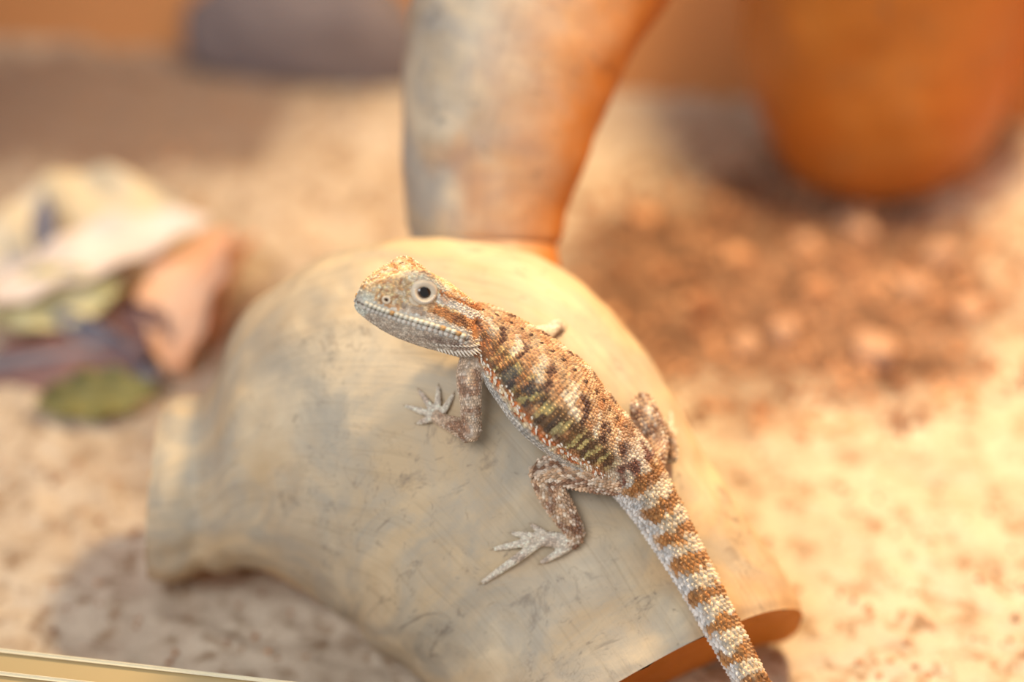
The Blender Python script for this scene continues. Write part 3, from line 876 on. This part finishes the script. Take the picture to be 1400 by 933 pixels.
for s in (1, -1):
    for q in range(15):                       # beard fringe along the back of the jaw
        t = q / 14; f = 14.5 - 13.0 * t; u = -5.0 + 4.6 * t ** 1.5; l = head_side_l(f, u, s); n, a, b = head_n(f, u, s)
        sp.append((head_pt(f, l, u), n * .55 - hF * .75 - hU * .25, .00042, .0016 + .0016 * t))
    for q in range(12):
        t = q / 11; f = 16 - 12.0 * t; u = -3.8 + 3.6 * t; l = head_side_l(f, u, s); n, a, b = head_n(f, u, s)
        sp.append((head_pt(f, l, u), n * .45 - hF * .85, .00028, .0009 + .0007 * t))
    for q in range(9):                        # spines behind the ear and temple
        f = 1.5 - .3 * q % 2 + rng.uniform(-1, .8); u = 1.2 + q * .75; l = head_side_l(f, u, s); n, a, b = head_n(f, u, s)
        sp.append((head_pt(f, l, u), n * .6 - hF * .8 + hU * .1, .00030, .0017 + .0007 * rng.random()))
    for q in range(8):
        f = 16 - q * 1.7; u = 9.6 - q * .35; l = head_side_l(f, u, s); n, a, b = head_n(f, u, s)
        sp.append((head_pt(f, l, u), n * .5 - hF * .8 + hU * .2, .00030, .0008))
o = spikes(sp, 'beard_spines', M_SPINE, liz); tag(o, 'pale pointed spines along the jaw and behind the ear', kind='stuff')
fr = []
for sd in (1, -1):
    s = .0
    i0 = int(np.argmin(np.abs(barc - .13 * hip_arc))); i1 = int(np.argmin(np.abs(barc - .95 * hip_arc)))
    for q, i in enumerate(np.linspace(i0, i1, 34).astype(int)):
        for rowk, (ang, ln) in enumerate(((98, .0017), (90, .0010))):
            j = int((sd * (ang + rng.uniform(-4, 4)) % 360) / 360 * NJ)
            p = BG[i, j]; n = unit(p - BG[i].mean(0)); T = unit(BG[min(i + 2, NI - 1), j] - BG[i - 2, j])
            if outside(p, n): fr.append((p + T * rng.uniform(-.0008, .0008), n * .8 + T * .75 + rng.uniform(-.35, .35, 3), .00042, ln * rng.uniform(.45, 1.25)))
o = spikes(fr, 'side_fringe_spines', M_SPINE, liz); tag(o, 'row of small white spines along the flank', kind='stuff')

# --- eye, nostril, ear
def ring_mesh(c, a, b, n, R1, R2, r, name, mat, parent, squash=1.0, nI=40, nJ_=10, prof=None):
    V = []
    for i in range(nI):
        t = 2 * np.pi * i / nI; e = a * math.cos(t) * R1 + b * math.sin(t) * R2; ed = unit(e)
        rr = r * (prof(t) if prof else 1)
        for j in range(nJ_):
            q = 2 * np.pi * j / nJ_; V.append(c + e + ed * math.cos(q) * rr + n * math.sin(q) * rr * squash)
    F = []
    for i in range(nI):
        for j in range(nJ_):
            F.append((i * nJ_ + j, i * nJ_ + (j + 1) % nJ_, ((i + 1) % nI) * nJ_ + (j + 1) % nJ_, ((i + 1) % nI) * nJ_ + j))
    return mesh_obj(name, V, F, mat, parent)
def ball(c, a, b, n, ra, rb, rn, name, mat, parent, cap=1.0):
    V = []; F = []; nI, nJ_ = 24, 40
    for i in range(nI):
        q = (i + .5) / nI * math.pi * cap
        for j in range(nJ_):
            t = 2 * np.pi * j / nJ_
            V.append(c + n * math.cos(q) * rn + (a * math.cos(t) * ra + b * math.sin(t) * rb) * math.sin(q))
    F = grid_faces(nI, nJ_); V.append(c + n * rn); F += [((j + 1) % nJ_, j, len(V) - 1) for j in range(nJ_)]
    return mesh_obj(name, V, F, mat, parent)
for s in (1, -1):
    f0, u0 = 24.2, 9.4
    l0 = abs(head_side_l(f0, 5.0)); n = unit(-hR * s + hU * .20 + hF * .12)
    a = unit(hF - np.dot(hF, n) * n); b = np.cross(n, a); b = b if np.dot(b, hU) > 0 else -b
    c = head_pt(f0, s * 6.2, u0)
    eye = ball(c, a, b, n, .00365, .00345, .0034, 'eye', M_IRIS, liz)
    eye['label'] = 'dark brown eye'
    # iris and pupil caps follow the ball
    ball(c, a, b, n, .00376, .00356, .00349, 'pupil', M_PUPIL, eye, .145)
    lid = ring_mesh(c + n * .00225, a, b, n, .00300, .00280, .00112, 'eyelid', M_LID, eye, .9, prof=lambda t: 1.0 + .55 * max(0, math.sin(t)))
    lid['label'] = 'pale eyelid rim'
    beads = []
    for q in range(17):
        t = math.radians(188 + q * 10.5); e = a * math.cos(t) * .0032 + b * math.sin(t) * .0030
        ed = unit(e); beads.append((c + e + n * .0031, ed * .00042, np.cross(n, ed) * .00020, n * .00025))
    o = blob_mesh(beads, 'eyelid_beads', M_SPINE, eye); tag(o, kind='stuff')
    o2 = ring_mesh(c + n * .0009, a, b, n, .0045, .0041, .00085, 'eye_socket_rim', M_LID, eye, .8)
    # nostril
    fn, un = 34.0, 4.0; ln = head_side_l(fn, un, s); nn, a2, b2 = head_n(fn, un, s)
    cN = head_pt(fn, ln, un)
    nst = ring_mesh(cN + nn * .0002, a2, b2, nn, .00100, .00085, .00042, 'nostril', M_LID, liz)
    ball(cN - nn * .0001, a2, b2, nn, .0008, .00065, .0004, 'nostril_hole', M_DARK, nst)
    # ear
    fe, ue = 5.2, 4.2; le = head_side_l(fe, ue, s); ne, a3, b3 = head_n(fe, ue, s)
    cE = head_pt(fe, le, ue)
    ear = ball(cE - ne * .0003, a3, b3, ne, .0015, .0023, .0005, 'ear_opening', M_EAR, liz)

# --- claws
for tip, d, r in claws:
    d2 = unit(d - TOW * .35); a = unit(np.cross(d2, XV + UPV * .3)); b = np.cross(d2, a)
    V = []
    for z, rr in ((-.0006, r * .75), (.0004, r * .62), (.0012, r * .3), (.0018, r * .05)):
        for j in range(8):
            t = 2 * np.pi * j / 8; V.append(tip + d2 * z * (r / .0006) ** .3 - TOW * max(0, z) ** 2 * 90 + (a * math.cos(t) + b * math.sin(t)) * rr)
    mesh_obj('claw', off_wood(V), grid_faces(4, 8) + [tuple(range(24, 32))], M_CLAW, liz)

# ------------------------------------------------------------------ salad leaves at the left
def leaf(name, label, mat, base, tip, nrm, width, cup, ruffle, seed, rib=None, ptip=.8, thick=.0009, bend=0.0):
    base = np.asarray(base); tip = np.asarray(tip); T = tip - base; ln = np.linalg.norm(T); T = T / ln
    N = unit(np.asarray(nrm, float) - np.dot(nrm, T) * T); B = np.cross(N, T)
    root = bpy.data.objects.new(name, None); COL.objects.link(root); root.location = base
    nI, nJ_ = 46, 31; P = np.zeros((nI, nJ_, 3)); Rb = []
    for i in range(nI):
        t = i / (nI - 1); wd = width * (math.sin(math.pi * min(1, t * .93 + .07)) ** ptip) * (.75 + .35 * t)
        wd = max(wd, .0015)
        cen = base + T * ln * t + N * bend * math.sin(math.pi * t) * ln
        for j in range(nJ_):
            v = j / (nJ_ - 1) * 2 - 1
            rf = ruffle * abs(v) ** 1.5 * math.sin(t * 23 + seed + 2.2 * v) + ruffle * .7 * nz((t * 4, v * 3, seed), 1.3)
            P[i, j] = cen + B * v * wd * (1 - .15 * abs(v) * cup) + N * (cup * wd * v * v + rf)
    V = list(P.reshape(-1, 3)); F = grid_faces(nI, nJ_, 0, False)
    minv = Vector(base)
    V = [v - base for v in V]
    bl = mesh_obj('blade', V, F, mat, root); so = bl.modifiers.new('thick', 'SOLIDIFY'); so.thickness = thick
    if rib:
        Rp = []
        for i in range(0, nI, 3):
            t = i / (nI - 1); Rp.append(list(P[i, nJ_ // 2] - base + N * .0006) + [.0034 * (1 - t) ** 1.2 + .0004])
        G = tube(Rp, 30, 10); V2 = list(G.reshape(-1, 3)); mesh_obj('midrib', V2, grid_faces(30, 10) + [tuple(range(10)), tuple(range(290, 300))], rib, root)
    tag(root, label, 'leaf', 'salad leaves heaped on the sand'); return root
def gp(px, py, z): return at_z(px, py, z)
LF = M_LEAF
leaf('lettuce_leaf', 'broad cream lettuce leaf leaning at the back of the salad heap', LF['cream'], gp(-40, 385, .012), gp(255, 285, .030), (0, -.35, .95), .034, .25, .0028, 1, LF['white'])
leaf('lettuce_leaf', 'white fleshy lettuce leaf on top of the salad heap', LF['white'], gp(-10, 415, .022), gp(285, 300, .030), (.05, -.15, 1), .016, .5, .0018, 4, LF['white'])
leaf('lettuce_leaf', 'yellow-green frilly leaf across the middle of the salad heap', LF['green'], gp(-30, 425, .016), gp(165, 395, .020), (0, -.75, .65), .014, .4, .0022, 7)
leaf('purple_leaf', 'dark purple-brown leaf folded under the yellow-green leaf', LF['purple'], gp(-30, 505, .004), gp(205, 470, .012), (0, -.35, .95), .022, -.5, .0022, 2, LF['slate'])
leaf('purple_leaf', 'purple-grey leaf edge curling beside the peach leaf', LF['slate'], gp(75, 425, .016), gp(215, 520, .004), (-.2, -.7, .7), .0075, .6, .0015, 5)
leaf('green_leaf', 'dark green leaf lying flat at the front of the salad heap', LF['dark'], gp(50, 555, .004), gp(215, 535, .006), (0, -.4, .9), .012, .35, .0018, 9)
leaf('dry_leaf', 'curled peach-pink leaf standing at the end of the salad heap', LF['peach'], gp(245, 510, .003), gp(318, 320, .022), (-.5, -.55, .6), .023, .45, .0022, 3, LF['peach'], bend=.10)
leaf('dry_leaf', 'small orange-peach leaf propped against the curled pink leaf', LF['peach'], gp(292, 470, .003), gp(352, 325, .018), (-.6, -.5, .5), .012, .7, .0014, 8, bend=.08)
leaf('slate_leaf', 'narrow blue-grey pointed leaf standing upright in the lettuce', LF['slate'], gp(62, 365, .022), gp(62, 268, .040), (0, -.9, .4), .0062, .5, .0006, 6)
leaf('purple_leaf', 'small dark violet leaf wedged below the peach leaf', LF['purple'], gp(160, 430, .010), gp(235, 480, .006), (.2, -.7, .7), .011, .6, .0015, 12)

# ------------------------------------------------------------------ stones and crumbs on the sand
pebs = [(1112, 396, .0042), (1072, 456, .0052), (1196, 486, .0075), (1010, 350, .0040), (1180, 318, .0050), (1290, 350, .0058), (905, 375, .0042),
        (1160, 300, .0042), (1330, 430, .0052), (960, 420, .0046), (1250, 395, .0046), (1020, 470, .0050), (880, 300, .0046), (1100, 330, .0036)]
for k, (px, py, r) in enumerate(pebs):
    p = at_z(px, py, 0); z = floor_z(p[0], p[1])
    o = rock('pebble', (p[0], p[1], z - r * .10), r * 1.25, r, r * .85, M_PEB if k % 3 else M_CRUMB, 20 + k, .30, 1.2, 3, k * 1.3, -.5)
    tag(o, 'pinkish pebble half sunk in the dark bark soil before the golden log' if k % 3 else 'brown bark lump half sunk in the dark soil before the golden log', 'stone' if k % 3 else 'bark', 'pebbles on the dark soil' if k % 3 else 'bark lumps on the dark soil')
bm = bmesh.new(); bmesh.ops.create_icosphere(bm, subdivisions=1, radius=1)
bv = np.array([v.co[:] for v in bm.verts]); bf = [[v.index for v in f.verts] for f in bm.faces]; bm.free()
V = []; F = []
def crumb(p, r):
    z = floor_z(p[0], p[1]); o_ = len(V)
    q = Vector((p[0], p[1], .004)); h = BVH_LOG.find_nearest(q)
    if h[3] < .007 or (q - h[0]).dot(h[1]) < 0: return
    k = bv * (r * rng.uniform(.6, 1.3, 3)) * rng.uniform(.8, 1.2, (len(bv), 1)); a = rng.uniform(0, 6.28)
    R = np.array([[math.cos(a), -math.sin(a), 0], [math.sin(a), math.cos(a), 0], [0, 0, 1]])
    V.extend(k @ R.T + np.array([p[0], p[1], z + r * .2])); F.extend([[i + o_ for i in f] for f in bf])
for _ in range(900):
    t = rng.uniform(0, 6.28); q = math.sqrt(rng.random()); p = pA + np.array([.115 * q * math.cos(t), .10 * q * math.sin(t), 0])
    crumb(p, rng.uniform(.0008, .0028))
for _ in range(2200):
    p = tank(rng.uniform(U0 + .01, U1 - .01), rng.uniform(V_FRONT + .045, -.01), 0); crumb(p, rng.uniform(.0004, .0015))
tag(mesh_obj('bark_crumbs', V, F, M_CRUMB), 'loose brown bark and soil crumbs scattered over the sand', 'crumbs', kind='stuff')
